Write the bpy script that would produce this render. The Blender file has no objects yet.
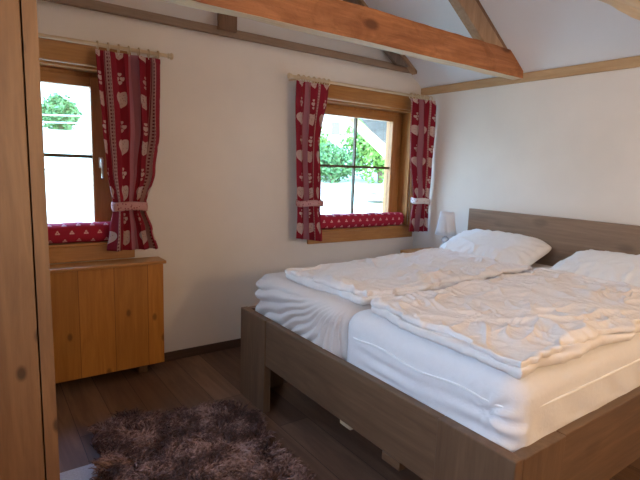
import bpy, bmesh, math, random
import numpy as np
from mathutils import Vector, Matrix
random.seed(7); RNG = np.random.RandomState(11)
PI = math.pi
scene = bpy.context.scene
C = scene.collection

# ------------------------------------------------------------------ objects
def tag(o, label=None, cat=None, group=None, kind=None):
    if label: o['label'] = label
    if cat: o['category'] = cat
    if group: o['group'] = group
    if kind: o['kind'] = kind
    return o

def thing(name, loc, label=None, cat=None, group=None, kind=None):
    o = bpy.data.objects.new(name, None); C.objects.link(o)
    o.empty_display_size = 0.1
    o.location = loc
    return tag(o, label, cat, group, kind)

def world_loc(o):
    v = Vector((0, 0, 0))
    while o is not None:
        v += o.location; o = o.parent
    return v

def obj(name, bm, mat, parent=None, smooth=False, bevel=0.0, origin=None, recalc=True):
    """geometry is written in room coordinates; the object's origin is moved to its own base"""
    me = bpy.data.meshes.new(name)
    if recalc: bmesh.ops.recalc_face_normals(bm, faces=bm.faces)
    if origin is None:
        xs = [v.co for v in bm.verts]
        lo = Vector((min(v[i] for v in xs) for i in range(3))); hi = Vector((max(v[i] for v in xs) for i in range(3)))
        origin = Vector(((lo[0]+hi[0])/2, (lo[1]+hi[1])/2, lo[2]))
    origin = Vector(origin)
    bmesh.ops.translate(bm, verts=bm.verts, vec=-origin)
    if smooth:
        for f in bm.faces: f.smooth = True
    bm.to_mesh(me); bm.free()
    for m in (mat if isinstance(mat, (list, tuple)) else [mat]): me.materials.append(m)
    o = bpy.data.objects.new(name, me); C.objects.link(o)
    o.location = origin - (world_loc(parent) if parent else Vector((0, 0, 0)))
    if parent: o.parent = parent
    if bevel > 0:
        b = o.modifiers.new('bevel', 'BEVEL'); b.width = bevel; b.segments = 2; b.limit_method = 'ANGLE'; b.angle_limit = math.radians(40)
    return o

def box(bm, x0, x1, y0, y1, z0, z1):
    vs = [bm.verts.new((x, y, z)) for x in (x0, x1) for y in (y0, y1) for z in (z0, z1)]
    for q in ((0, 1, 3, 2), (4, 6, 7, 5), (0, 4, 5, 1), (2, 3, 7, 6), (0, 2, 6, 4), (1, 5, 7, 3)):
        bm.faces.new([vs[i] for i in q])
    return vs

def bx(*a):
    bm = bmesh.new(); box(bm, *a); return bm

def prism(bm, pts, axis, a, b):
    """extrude a polygon (list of 2d points) along axis from a to b"""
    def mk(p, t):
        if axis == 'y': return (p[0], t, p[1])
        if axis == 'x': return (t, p[0], p[1])
        return (p[0], p[1], t)
    A = [bm.verts.new(mk(p, a)) for p in pts]; B = [bm.verts.new(mk(p, b)) for p in pts]
    n = len(pts)
    bm.faces.new(A); bm.faces.new(B[::-1])
    for i in range(n): bm.faces.new((A[i], A[(i+1) % n], B[(i+1) % n], B[i]))

def grid_faces(bm, V, closed_u=False, closed_v=False):
    nu, nv = len(V), len(V[0])
    for i in range(nu if closed_u else nu-1):
        for j in range(nv if closed_v else nv-1):
            a, b, c, d = V[i][j], V[(i+1) % nu][j], V[(i+1) % nu][(j+1) % nv], V[i][(j+1) % nv]
            if len({a, b, c, d}) == 4: bm.faces.new((a, b, c, d))

def lathe(bm, prof, cx, cy, seg=32, flute=0, famp=0.0, axis='z'):
    rings = []
    for r, z in prof:
        ring = []
        for k in range(seg):
            a = 2*PI*k/seg; rr = max(r, 1e-4)*(1+famp*math.cos(flute*a)) if flute else max(r, 1e-4)
            ring.append(bm.verts.new((cx+rr*math.cos(a), cy+rr*math.sin(a), z)))
        rings.append(ring)
    grid_faces(bm, rings, closed_v=True)
    bm.faces.new(rings[0][::-1]); bm.faces.new(rings[-1])

def tube(bm, pts, r, seg=10, cap=True):
    pts = [Vector(p) for p in pts]; rings = []
    for i, p in enumerate(pts):
        t = (pts[min(i+1, len(pts)-1)]-pts[max(i-1, 0)]).normalized()
        u = t.cross(Vector((0, 0, 1)))
        if u.length < 1e-3: u = t.cross(Vector((1, 0, 0)))
        u.normalize(); w = t.cross(u)
        rr = r[i] if isinstance(r, (list, tuple)) else r
        rings.append([bm.verts.new(p+u*rr*math.cos(2*PI*k/seg)+w*rr*math.sin(2*PI*k/seg)) for k in range(seg)])
    grid_faces(bm, rings, closed_v=True)
    if cap: bm.faces.new(rings[0]); bm.faces.new(rings[-1][::-1])

def torus(bm, c, R, r, normal='x', seg=16, s2=8):
    V = []
    for i in range(seg):
        a = 2*PI*i/seg; row = []
        for j in range(s2):
            b = 2*PI*j/s2; q = R+r*math.cos(b)
            p = (r*math.sin(b), q*math.cos(a), q*math.sin(a)) if normal == 'x' else (q*math.cos(a), q*math.sin(a), r*math.sin(b))
            row.append(bm.verts.new((c[0]+p[0], c[1]+p[1], c[2]+p[2])))
        V.append(row)
    grid_faces(bm, V, True, True)

# ------------------------------------------------------------------ numpy gradient noise
PERM = RNG.permutation(256); PERM = np.concatenate([PERM, PERM, PERM])
GR = RNG.rand(256)*2*PI
def pn(x, y):
    xi = np.floor(x).astype(int); yi = np.floor(y).astype(int); xf = x-xi; yf = y-yi
    xi &= 255; yi &= 255
    def g(ix, iy, dx, dy):
        a = GR[PERM[PERM[ix & 255]+(iy & 255)]]; return np.cos(a)*dx+np.sin(a)*dy
    u = xf*xf*xf*(xf*(xf*6-15)+10); v = yf*yf*yf*(yf*(yf*6-15)+10)
    a = g(xi, yi, xf, yf)*(1-u)+g(xi+1, yi, xf-1, yf)*u
    b = g(xi, yi+1, xf, yf-1)*(1-u)+g(xi+1, yi+1, xf-1, yf-1)*u
    return (a*(1-v)+b*v)*1.5

def crinkle(x, y, seed=0., ang=0., s=7., st=2.2, sharp=3.0):
    """long sharp cloth creases, stretched along direction ang"""
    wx = x+.08*pn(x*3+seed, y*3)+.012*pn(x*9, y*9+seed); wy = y+.08*pn(x*3+9.1, y*3+seed)+.012*pn(x*9+5, y*9)
    a = ang+.9*pn(x*1.7+seed*2, y*1.7+3.3)
    c, sn = np.cos(a), np.sin(a)
    c0, s0 = math.cos(ang), math.sin(ang)
    p = wx*c0+wy*s0; q = -wx*s0+wy*c0
    n = pn(p*s/st+seed*3, q*s+seed)
    return np.exp(-np.abs(n)*sharp*2.2)

def cloth_rel(x, y, seed, ang=0.6):
    a1 = 1.0*crinkle(x, y, seed, ang, 6.5, 3.2, 2.6)*np.clip(.8+1.2*pn(x*3+1, y*3), .2, 1.2)
    a2 = .9*crinkle(x, y, seed+4.7, ang-1.0, 7.5, 3.4, 2.8)*np.clip(.8+1.2*pn(x*3+7, y*3), .1, 1.2)
    a3 = .6*crinkle(x, y, seed+8.2, ang+.9, 11., 3.4, 2.6)*np.clip(.7+1.4*pn(x*4+3, y*4), .0, 1.2)
    a4 = .40*crinkle(x, y, seed+1.2, ang-.4, 18., 3.4, 2.4)*np.clip(.7+1.4*pn(x*5, y*5+4), .0, 1.2)
    h = np.sqrt(a1*a1+a2*a2+a3*a3)*.62+.4*a4
    h = np.tanh(h*1.15)*.74
    m = np.clip(.75+.8*pn(x*2.1+seed, y*2.1), .25, 1.3)
    return h*m

# ------------------------------------------------------------------ materials
class E:
    """tiny expression wrapper: python arithmetic -> Math nodes"""
    nt = None
    def __init__(s, sock): s.s = sock
    @staticmethod
    def op(o, a, b=None, c=None, clamp=False):
        n = E.nt.nodes.new('ShaderNodeMath'); n.operation = o; n.use_clamp = clamp
        for i, v in enumerate((a, b, c)):
            if v is None: continue
            if isinstance(v, E): E.nt.links.new(v.s, n.inputs[i])
            else: n.inputs[i].default_value = float(v)
        return E(n.outputs[0])
    def __add__(a, b): return E.op('ADD', a, b)
    __radd__ = __add__
    def __sub__(a, b): return E.op('SUBTRACT', a, b)
    def __rsub__(a, b): return E.op('SUBTRACT', b, a)
    def __mul__(a, b): return E.op('MULTIPLY', a, b)
    __rmul__ = __mul__
    def lt(a, b): return E.op('LESS_THAN', a, b)
    def gt(a, b): return E.op('GREATER_THAN', a, b)
    def mod(a, b): return E.op('FLOORED_MODULO', a, b)
    def max(a, b): return E.op('MAXIMUM', a, b)
    def abs(a): return E.op('ABSOLUTE', a)

def mat(name):
    m = bpy.data.materials.new(name); m.use_nodes = True
    nt = m.node_tree; b = nt.nodes['Principled BSDF']
    return m, nt, b

def N(nt, kind, **kw):
    n = nt.nodes.new(kind)
    for k, v in kw.items():
        if k in n.inputs: n.inputs[k].default_value = v
        else: setattr(n, k, v)
    return n

def coords(nt, scale=(1, 1, 1), rot=(0, 0, 0), src='Object'):
    tc = N(nt, 'ShaderNodeTexCoord'); mp = N(nt, 'ShaderNodeMapping')
    mp.inputs['Scale'].default_value = scale; mp.inputs['Rotation'].default_value = rot
    nt.links.new(tc.outputs[src], mp.inputs['Vector']); return mp.outputs[0]

def ramp(nt, fac, stops):
    r = N(nt, 'ShaderNodeValToRGB'); cr = r.color_ramp
    while len(cr.elements) < len(stops): cr.elements.new(.5)
    for e, (p, c) in zip(cr.elements, stops): e.position = p; e.color = (*c, 1)
    nt.links.new(fac, r.inputs[0]); return r.outputs[0]

def bump(nt, b, h, strength=.3, dist=.01):
    n = N(nt, 'ShaderNodeBump'); n.inputs['Strength'].default_value = strength; n.inputs['Distance'].default_value = dist
    nt.links.new(h, n.inputs['Height']); nt.links.new(n.outputs[0], b.inputs['Normal'])

def mix(nt, fac, a, b, mode='MIX'):
    n = N(nt, 'ShaderNodeMix'); n.data_type = 'RGBA'; n.blend_type = mode
    for i, v in ((0, fac), (6, a), (7, b)):
        if isinstance(v, bpy.types.NodeSocket): nt.links.new(v, n.inputs[i])
        elif i == 0: n.inputs[0].default_value = v
        else: n.inputs[i].default_value = (*v, 1)
    return n.outputs[2]

def wood(name, light, dark, axis='z', plank=None, plank_axis='x', rough=.5, knots=.6, grain=1.0, seam=(.02, .008, .003), bumpy=.15, flat=None, mottle=0):
    """grain runs along axis; optional plank seams spaced along plank_axis"""
    m, nt, b = mat(name)
    ai = 'xyz'.index(axis)
    sc = [13.*grain]*3; sc[ai] = 1.6*grain
    v = coords(nt, tuple(sc))
    w = N(nt, 'ShaderNodeTexNoise', Scale=1.0, Detail=5.0, Roughness=.6, Distortion=1.2); nt.links.new(v, w.inputs['Vector'])
    sc2 = [60.*grain]*3; sc2[ai] = 2.5*grain
    v2 = coords(nt, tuple(sc2))
    w2 = N(nt, 'ShaderNodeTexNoise', Scale=1.0, Detail=3.0, Roughness=.7); nt.links.new(v2, w2.inputs['Vector'])
    E.nt = nt
    g = E(w.outputs['Fac'])*.65+E(w2.outputs['Fac'])*.35
    col = ramp(nt, g.s, [(.28, dark), (.50, tuple((a+c)/2 for a, c in zip(light, dark))), (.68, light)])
    if knots > 0:
        ks = [4.2]*3; ks[ai] = 2.2
        kv = coords(nt, tuple(ks)); vo = N(nt, 'ShaderNodeTexVoronoi', Scale=1.0, Randomness=1.0); nt.links.new(kv, vo.inputs['Vector'])
        lim = .17
        if flat:   # knots laid out on one face plane
            vo.voronoi_dimensions = '2D'; lim = .085
            nt.links.new(coords(nt, {'xz': (4.5, 1, 2.6), 'yx': (2.2, 5, 1)}[flat], (PI/2, 0, 0) if flat == 'xz' else (0, 0, 0)), vo.inputs['Vector'])
        k = E.op('SUBTRACT', lim, E(vo.outputs['Distance'])); k = E.op('MULTIPLY', k, 12. if not flat else 22., clamp=True)
        k = k*knots
        col = mix(nt, k.s, col, tuple(c*.35 for c in dark))
    if plank:
        tc = N(nt, 'ShaderNodeTexCoord'); sp = N(nt, 'ShaderNodeSeparateXYZ'); nt.links.new(tc.outputs['Object'], sp.inputs[0])
        p = E(sp.outputs['XYZ'.index(plank_axis.upper())])
        f = (p+50.).mod(plank); d = (f-plank/2).abs()
        line = d.gt(plank/2-.0018)
        idx = E.op('FLOOR', (p+50.)*(1/plank))
        wn = N(nt, 'ShaderNodeTexWhiteNoise', noise_dimensions='1D'); nt.links.new(idx.s, wn.inputs['W'])
        tone = E(wn.outputs['Value'])*.35+.8
        hv = N(nt, 'ShaderNodeHueSaturation'); nt.links.new(tone.s, hv.inputs['Value']); nt.links.new(col, hv.inputs['Color'])
        col = mix(nt, line.s, hv.outputs[0], seam)
    if mottle:
        mv = N(nt, 'ShaderNodeTexNoise', Scale=7., Detail=5., Roughness=.65, Distortion=1.0); nt.links.new(coords(nt, (.6, 1, 1)), mv.inputs['Vector'])
        mk = E.op('MULTIPLY', E(mv.outputs['Fac'])-.47, 5., clamp=True)
        col = mix(nt, (mk*mottle).s, col, tuple(c*.8 for c in dark)); g = g+E(mv.outputs['Fac'])*2.
    nt.links.new(col, b.inputs['Base Color']); b.inputs['Roughness'].default_value = rough
    bump(nt, b, g.s, bumpy, .004 if not mottle else .012)
    return m

def plain(name, col, rough=.6, metal=0., noise=0., nscale=20., bmp=0.):
    m, nt, b = mat(name)
    b.inputs['Base Color'].default_value = (*col, 1); b.inputs['Roughness'].default_value = rough; b.inputs['Metallic'].default_value = metal
    w = N(nt, 'ShaderNodeTexNoise', Scale=nscale, Detail=4.0); nt.links.new(coords(nt), w.inputs['Vector'])
    if noise: nt.links.new(ramp(nt, w.outputs['Fac'], [(.3, tuple(c*(1-noise) for c in col)), (.7, tuple(min(1, c*(1+noise)) for c in col))]), b.inputs['Base Color'])
    if bmp: bump(nt, b, w.outputs['Fac'], bmp, .01)
    return m

M = {}
M['plaster'] = plain('white_plaster', (.79, .725, .67), .9, noise=.03, nscale=3., bmp=.35)
M['ceiling'] = plain('ceiling_board_paint', (.80, .78, .79), .85, noise=.02, nscale=2., bmp=.12)
M['pine'] = wood('honey_pine', (.56, .27, .085), (.33, .13, .030), 'x', rough=.38, knots=.35)
M['pine_v'] = wood('honey_pine_upright', (.56, .27, .085), (.33, .13, .030), 'z', rough=.38, knots=.35)
M['cabinet'] = wood('pine_cabinet_front', (.56, .235, .040), (.36, .125, .016), 'z', plank=.21, plank_axis='x', rough=.4, knots=.7, seam=(.20, .07, .012), flat='xz')
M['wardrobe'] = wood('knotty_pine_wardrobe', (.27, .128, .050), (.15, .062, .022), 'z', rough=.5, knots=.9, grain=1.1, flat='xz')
M['beam'] = wood('old_spruce_beam', (.60, .25, .10), (.26, .085, .028), 'x', rough=.75, knots=.8, bumpy=.9, mottle=.55)
M['rafter'] = wood('spruce_rafter', (.50, .33, .20), (.30, .17, .09), 'z', rough=.7, knots=.3, bumpy=.5)
M['trim'] = wood('spruce_trim', (.60, .40, .22), (.40, .23, .10), 'y', rough=.6, knots=.3)
M['trim_x'] = wood('weathered_trim', (.42, .29, .20), (.25, .16, .10), 'x', rough=.7, knots=.3, bumpy=.5)
M['oak_y'] = wood('dark_oak_crosswise', (.205, .118, .065), (.095, .050, .026), 'y', rough=.5, knots=.2)
M['oak_x'] = wood('dark_oak_lengthwise', (.205, .118, .065), (.095, .050, .026), 'x', rough=.5, knots=.2)
M['oak_z'] = wood('dark_oak_upright', (.205, .118, .065), (.095, .050, .026), 'z', rough=.5, knots=.1)
M['head'] = wood('headboard_oak', (.33, .215, .14), (.185, .115, .075), 'y', rough=.5, knots=.35)
M['palewood'] = wood('pale_spruce', (.76, .62, .44), (.58, .43, .27), 'x', rough=.6, knots=0)
M['metal'] = plain('brushed_metal', (.75, .72, .65), .3, 1.)
M['bar'] = wood('weathered_glazing_bar', (.13, .10, .05), (.07, .05, .025), 'z', rough=.6, knots=0)

def floor_mat():
    m, nt, b = mat('brown_laminate_planks')
    br = N(nt, 'ShaderNodeTexBrick', Scale=1.0); br.offset = .37; br.squash = 1
    br.inputs['Brick Width'].default_value = 1.25; br.inputs['Row Height'].default_value = .19
    br.inputs['Mortar Size'].default_value = .0016; br.inputs['Mortar Smooth'].default_value = .1; br.inputs['Bias'].default_value = 0.
    br.inputs['Color1'].default_value = (0, 0, 0, 1); br.inputs['Color2'].default_value = (1, 1, 1, 1); br.inputs['Mortar'].default_value = (0, 0, 0, 1)
    nt.links.new(coords(nt, rot=(0, 0, PI/2)), br.inputs['Vector'])
    w = N(nt, 'ShaderNodeTexNoise', Scale=1.0, Detail=5.0, Roughness=.65, Distortion=.8); nt.links.new(coords(nt, (16, 1.4, 16)), w.inputs['Vector'])
    E.nt = nt
    sep = N(nt, 'ShaderNodeSeparateColor'); nt.links.new(br.outputs['Color'], sep.inputs[0])
    g = E(w.outputs['Fac'])*.7+E(sep.outputs[0])*.32
    col = ramp(nt, g.s, [(.25, (.075, .036, .020)), (.5, (.150, .078, .046)), (.75, (.25, .140, .088))])
    col = mix(nt, br.outputs['Fac'], col, (.02, .01, .007))
    nt.links.new(col, b.inputs['Base Color']); b.inputs['Roughness'].default_value = .55
    bump(nt, b, w.outputs['Fac'], .08, .003)
    return m
M['floor'] = floor_mat()

def linen(name, col, sheer=.25, fine=.25, crease=0):
    m, nt, b = mat(name)
    w = N(nt, 'ShaderNodeTexNoise', Scale=26., Detail=5.0, Roughness=.6, Distortion=1.5); nt.links.new(coords(nt), w.inputs['Vector'])
    b.inputs['Roughness'].default_value = .8; b.inputs['Sheen Weight'].default_value = sheer
    if crease:
        cw = N(nt, 'ShaderNodeTexNoise', Scale=crease, Detail=2.5, Roughness=.5, Distortion=.8); cw.noise_type = 'RIDGED_MULTIFRACTAL'; nt.links.new(coords(nt, (1, 1, .3)), cw.inputs['Vector'])
        E.nt = nt; hh = E(cw.outputs['Fac'])*.9+E(w.outputs['Fac'])*.25
        nt.links.new(ramp(nt, w.outputs['Fac'], [(.3, tuple(c*.97 for c in col)), (.7, col)]), b.inputs['Base Color'])
        bump(nt, b, hh.s, fine, .028); return m
    nt.links.new(ramp(nt, w.outputs['Fac'], [(.3, tuple(c*.97 for c in col)), (.7, col)]), b.inputs['Base Color'])
    bump(nt, b, w.outputs['Fac'], fine, .012)
    return m
M['duvet'] = linen('white_crumpled_cotton', (.84, .80, .80), sheer=.1, fine=.65, crease=8.)
M['sheet'] = linen('white_jersey_sheet', (.78, .71, .68), sheer=.1, fine=.12)
M['protector'] = linen('white_mattress_cover', (.80, .79, .82), sheer=.1, fine=.18)
M['pillow'] = linen('white_pillow_cotton', (.84, .84, .86), sheer=.1, fine=.35, crease=6.)
M['piping'] = linen('white_piping', (.9, .9, .92), fine=.0)

def heart(cx, cy, r, u, v):
    X = (u-cx)*(1/r); Y = (v-cy)*(1/r)
    q = X*X+Y*Y-1.
    return (q*q*q-X*X*Y*Y*Y).lt(0.)

def curtain_mat(name, shift):
    m, nt, b = mat(name)
    uvn = N(nt, 'ShaderNodeUVMap'); sp = N(nt, 'ShaderNodeSeparateXYZ'); nt.links.new(uvn.outputs[0], sp.inputs[0])
    E.nt = nt
    u = (E(sp.outputs[0])+8.4+shift).mod(.42); pass; v0 = E(sp.outputs[1])
    v = (v0+10.-1.235).mod(.29)                           # a heart every 29 cm
    h = heart(.255, .145, .046, u, v).max(heart(.060, .145, .042, u, v))
    hin = heart(.255, .145, .036, u, v).max(heart(.060, .145, .032, u, v))
    vo = N(nt, 'ShaderNodeTexVoronoi', Scale=95.); nt.links.new(uvn.outputs[0], vo.inputs['Vector'])
    lace = E(vo.outputs['Distance']).lt(.28)*hin
    h = h-lace*.6
    small = heart(.240, .275, .012, u, v).max(heart(.270, .275, .012, u, v)).max(heart(.255, .252, .011, u, v)).max(heart(.255, .012, .010, u, v)).max(heart(.060, .270, .014, u, v)).max(heart(.060, .240, .009, u, v)).max(heart(.060, .010, .009, u, v))
    motif = E.op('MAXIMUM', h, small, clamp=True)
    pinkband = (u.gt(.12)*u.lt(.18)).max(u.gt(.33))
    dv = ((v0+10.).mod(.022)-.011).abs(); du = (u-.136).abs(); du2 = (u-.164).abs()
    dots = (dv.lt(.0055)*(du.lt(.0045).max(du2.lt(.0045))))
    edge = (u-.123).abs().lt(.002).max((u-.178).abs().lt(.002))
    col = mix(nt, motif.s, (.30, .008, .028), (.66, .46, .42))
    col2 = mix(nt, dots.max(edge).s, (.56, .33, .31), (.20, .03, .05))
    plainband = u.gt(.33)
    col2 = mix(nt, plainband.s, col2, (.44, .17, .21))
    col = mix(nt, pinkband.s, col, col2)
    nt.links.new(col, b.inputs['Base Color']); b.inputs['Roughness'].default_value = .85
    wv = N(nt, 'ShaderNodeTexNoise', Scale=400.); nt.links.new(uvn.outputs[0], wv.inputs['Vector']); bump(nt, b, wv.outputs['Fac'], .15, .001)
    # thin cotton lets window light through
    tr = N(nt, 'ShaderNodeBsdfTranslucent'); nt.links.new(col, tr.inputs['Color'])
    mx = N(nt, 'ShaderNodeMixShader'); mx.inputs[0].default_value = .22
    nt.links.new(b.outputs[0], mx.inputs[1]); nt.links.new(tr.outputs[0], mx.inputs[2])
    nt.links.new(mx.outputs[0], nt.nodes['Material Output'].inputs[0])
    return m

def bolster_mat():
    m, nt, b = mat('red_bolster_print')
    uvn = N(nt, 'ShaderNodeUVMap'); sp = N(nt, 'ShaderNodeSeparateXYZ'); nt.links.new(uvn.outputs[0], sp.inputs[0])
    E.nt = nt
    U = E(sp.outputs[0]); V = E(sp.outputs[1])
    row = E.op('FLOOR', (V+10.)*(1/.055))
    u = (U+10.+row*.041).mod(.082); v = (V+10.).mod(.055)
    mo = heart(.032, .030, .0062, u, v).max(heart(.046, .030, .0062, u, v)).max(heart(.039, .018, .006, u, v))
    col = mix(nt, mo.s, (.38, .008, .035), (.75, .42, .42))
    nt.links.new(col, b.inputs['Base Color']); b.inputs['Roughness'].default_value = .85
    return m
M['bolster'] = bolster_mat()

def glass_mat():
    m, nt, b = mat('window_glass'); nt.nodes.remove(b)
    t = N(nt, 'ShaderNodeBsdfTransparent'); t.inputs[0].default_value = (.97, .98, .98, 1)
    g = N(nt, 'ShaderNodeBsdfGlossy', Roughness=.02); mx = N(nt, 'ShaderNodeMixShader'); mx.inputs[0].default_value = .05
    nt.links.new(t.outputs[0], mx.inputs[1]); nt.links.new(g.outputs[0], mx.inputs[2]); nt.links.new(mx.outputs[0], nt.nodes['Material Output'].inputs[0])
    return m
M['glass'] = glass_mat()
def crystal_mat():
    m, nt, b = mat('clear_lamp_glass')
    b.inputs['Base Color'].default_value = (.93, .94, .97, 1); b.inputs['Roughness'].default_value = .08
    b.inputs['Transmission Weight'].default_value = .55; b.inputs['IOR'].default_value = 1.45
    return m
M['crystal'] = crystal_mat()
def shade_mat():
    m, nt, b = mat('pleated_white_shade')
    b.inputs['Base Color'].default_value = (.88, .88, .90, 1); b.inputs['Roughness'].default_value = .8
    tr = N(nt, 'ShaderNodeBsdfTranslucent'); tr.inputs[0].default_value = (.9, .9, .92, 1); mx = N(nt, 'ShaderNodeMixShader'); mx.inputs[0].default_value = .25
    nt.links.new(b.outputs[0], mx.inputs[1]); nt.links.new(tr.outputs[0], mx.inputs[2]); nt.links.new(mx.outputs[0], nt.nodes['Material Output'].inputs[0])
    return m
M['shade'] = shade_mat()

# ------------------------------------------------------------------ the room
RX0, RY0 = -4.16, -5.0        # left wall, rear wall; window wall is y=0, headboard wall x=0
EAVE, SL, RIDGE = 2.243, .69, -2.08
def roof_z(x): return EAVE-SL*x if x > RIDGE else EAVE+SL*(x-RX0)
RZ = EAVE-SL*RIDGE

obj('floor', bx(RX0-.3, .3, RY0-.3, .35, -.2, 0), M['floor'])['kind'] = 'structure'

W1, W2 = (-3.93, -2.79), (-1.24, -.10)    # window openings
SZ0, SZ1 = .90, 2.03
bm = bmesh.new()
for x0, x1 in ((RX0-.3, W1[0]), (W1[1], W2[0]), (W2[1], .3)): box(bm, x0, x1, 0, .35, SZ0, SZ1)
box(bm, RX0-.3, .3, 0, .35, -.2, SZ0); 
prism(bm, [(RX0-.3, SZ1), (.3, SZ1), (.3, EAVE-.2), (RIDGE, RZ+.03), (RX0-.3, EAVE-.2)], 'y', 0, .35)
obj('wall_front', bm, M['plaster'])['kind'] = 'structure'
obj('wall_right', bx(0, .3, RY0-.3, 0, 0, EAVE+.02), M['plaster'])['kind'] = 'structure'
bm = bmesh.new()
LY0, LY1, LZ0, LZ1 = -2.95, -2.15, 1.15, 2.05              # unseen side opening on the left, added and sized to light the bed
box(bm, RX0-.3, RX0, RY0-.3, LY0, 0, EAVE+.02); box(bm, RX0-.3, RX0, LY1, 0, 0, EAVE+.02)
box(bm, RX0-.3, RX0, LY0, LY1, 0, LZ0); box(bm, RX0-.3, RX0, LY0, LY1, LZ1, EAVE+.02)
obj('wall_left', bm, M['plaster'])['kind'] = 'structure'
bm = bmesh.new()
prism(bm, [(RX0-.3, 0), (.3, 0), (.3, EAVE-.2), (RIDGE, RZ+.03), (RX0-.3, EAVE-.2)], 'y', RY0-.3, RY0)
obj('wall_back', bm, M['plaster'])['kind'] = 'structure'
bm = bmesh.new()
TH = .16
prism(bm, [(.0, EAVE), (RIDGE, RZ), (RX0, EAVE), (RX0-.3, EAVE-.3*SL), (RX0-.3, EAVE-.3*SL+TH), (RIDGE, RZ+TH), (.3, EAVE-.3*SL+TH), (.3, EAVE-.3*SL)], 'y', RY0-.3, .35)
obj('ceiling', bm, M['ceiling'])['kind'] = 'structure'

# baseboards
M['base'] = wood('dark_skirting', (.11, .062, .042), (.06, .032, .021), 'x', rough=.5, knots=0)
obj('baseboard_front', bx(RX0, -.001, -.014, -.0005, 0.0005, .068), M['base'], bevel=.003)['kind'] = 'structure'
obj('baseboard_right', bx(-.014, -.0005, RY0, -.015, 0.0005, .068), M['base'], bevel=.003)['kind'] = 'structure'

# horizontal timber along the gable wall and along the headboard wall
obj('trim_1', bx(RX0, -.17, -.035, -.0005, 2.362, 2.418), M['trim_x'], bevel=.006)['kind'] = 'structure'
obj('trim_2', bx(-.022, -.0005, RY0, -.001, 2.176, 2.246), M['trim'], bevel=.004)['kind'] = 'structure'

# ------------------------------------------------------------------ roof timbers
def rough_box(x0, x1, y0, y1, z0, z1, amp=.006, seed=0., nx=90):
    """hewn beam running along x"""
    bm = bmesh.new(); rows = []
    prof = []
    k = 5
    for i in range(k): prof.append((i/k, 0))
    for i in range(k): prof.append((1, i/k))
    for i in range(k): prof.append((1-i/k, 1))
    for i in range(k): prof.append((0, 1-i/k))
    for i in range(nx+1):
        t = i/nx; x = x0+(x1-x0)*t; row = []
        for q, (a, c) in enumerate(prof):
            cy, cz = (y0+y1)/2, (z0+z1)/2
            nn = float(pn(np.array([x*2.2+seed]), np.array([q*.35+seed]))[0]) + .5*float(pn(np.array([x*9+seed]), np.array([q*.8+seed]))[0])
            rr = 1+amp*nn/(.5*(y1-y0)) - (.03 if (a in (0, 1) and c in (0, 1)) else 0)
            row.append(bm.verts.new((x, cy+(y0+a*(y1-y0)-cy)*rr, cz+(z0+c*(z1-z0)-cz)*(1+amp*nn/(.5*(z1-z0)) - (.02 if (a in (0, 1) and c in (0, 1)) else 0)))))
        rows.append(row)
    grid_faces(bm, rows, closed_v=True)
    bm.faces.new(rows[0]); bm.faces.new(rows[-1][::-1])
    bmesh.ops.recalc_face_normals(bm, faces=bm.faces)
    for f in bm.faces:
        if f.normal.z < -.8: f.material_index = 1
    return bm
M['beam_under'] = wood('beam_underside_painted_lit', (.80, .66, .46), (.62, .44, .26), 'x', rough=.7, knots=.2, bumpy=.6)  # paler colour paints window light onto the beams' downward faces
BZ0, BZ1 = 2.203, 2.395
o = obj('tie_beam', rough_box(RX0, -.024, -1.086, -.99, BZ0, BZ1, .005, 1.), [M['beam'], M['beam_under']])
tag(o, 'long hewn timber tie beam crossing above the room and ending over the headboard wall trim', 'beam')
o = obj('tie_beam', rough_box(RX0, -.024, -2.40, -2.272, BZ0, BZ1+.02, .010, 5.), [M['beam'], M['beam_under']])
tag(o, 'rough cracked timber tie beam cutting the upper right corner of the picture', 'beam')

def rafter(y0, y1, xa, xb, drop, depth, mt, name='rafter', parent=None):
    bm = bmesh.new()
    prism(bm, [(xa, roof_z(xa)-drop), (xb, roof_z(xb)-drop), (xb, roof_z(xb)-drop-depth), (xa, roof_z(xa)-drop-depth)], 'y', y0, y1)
    return obj(name, bm, mt, parent, bevel=.004)
t = thing('roof_rafter', (-.3, -1.05, BZ1), 'sloping timber rafter rising from the end of the long tie beam', 'rafter')
def tri_rafter(y0, y1, drop, depth, parent, name, zb, mt):
    # foot is cut level on the beam top
    xf = (EAVE-drop-zb)/SL; xb = (EAVE-drop-depth-zb)/SL
    bm = bmesh.new()
    prism(bm, [(xf, zb), (RIDGE, RZ-drop), (RIDGE, RZ-drop-depth), (xb, zb)], 'y', y0, y1)
    return obj(name, bm, mt, parent, bevel=.004)
tri_rafter(-1.075, -1.00, .045, .165, t, 'rafter_beam', BZ1+.001, M['rafter'])
M['rafter_dark'] = wood('brown_batten', (.30, .17, .10), (.17, .085, .045), 'z', rough=.7, knots=0)
bm = bmesh.new(); xf = (EAVE-.002-BZ1)/SL
prism(bm, [(-.024, EAVE+.022*SL-.006), (RIDGE, RZ-.003), (RIDGE, RZ-.044), (-.024, EAVE-.040)], 'y', -1.07, -1.01)
obj('batten', bm, M['rafter_dark'], t, bevel=.002)

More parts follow.
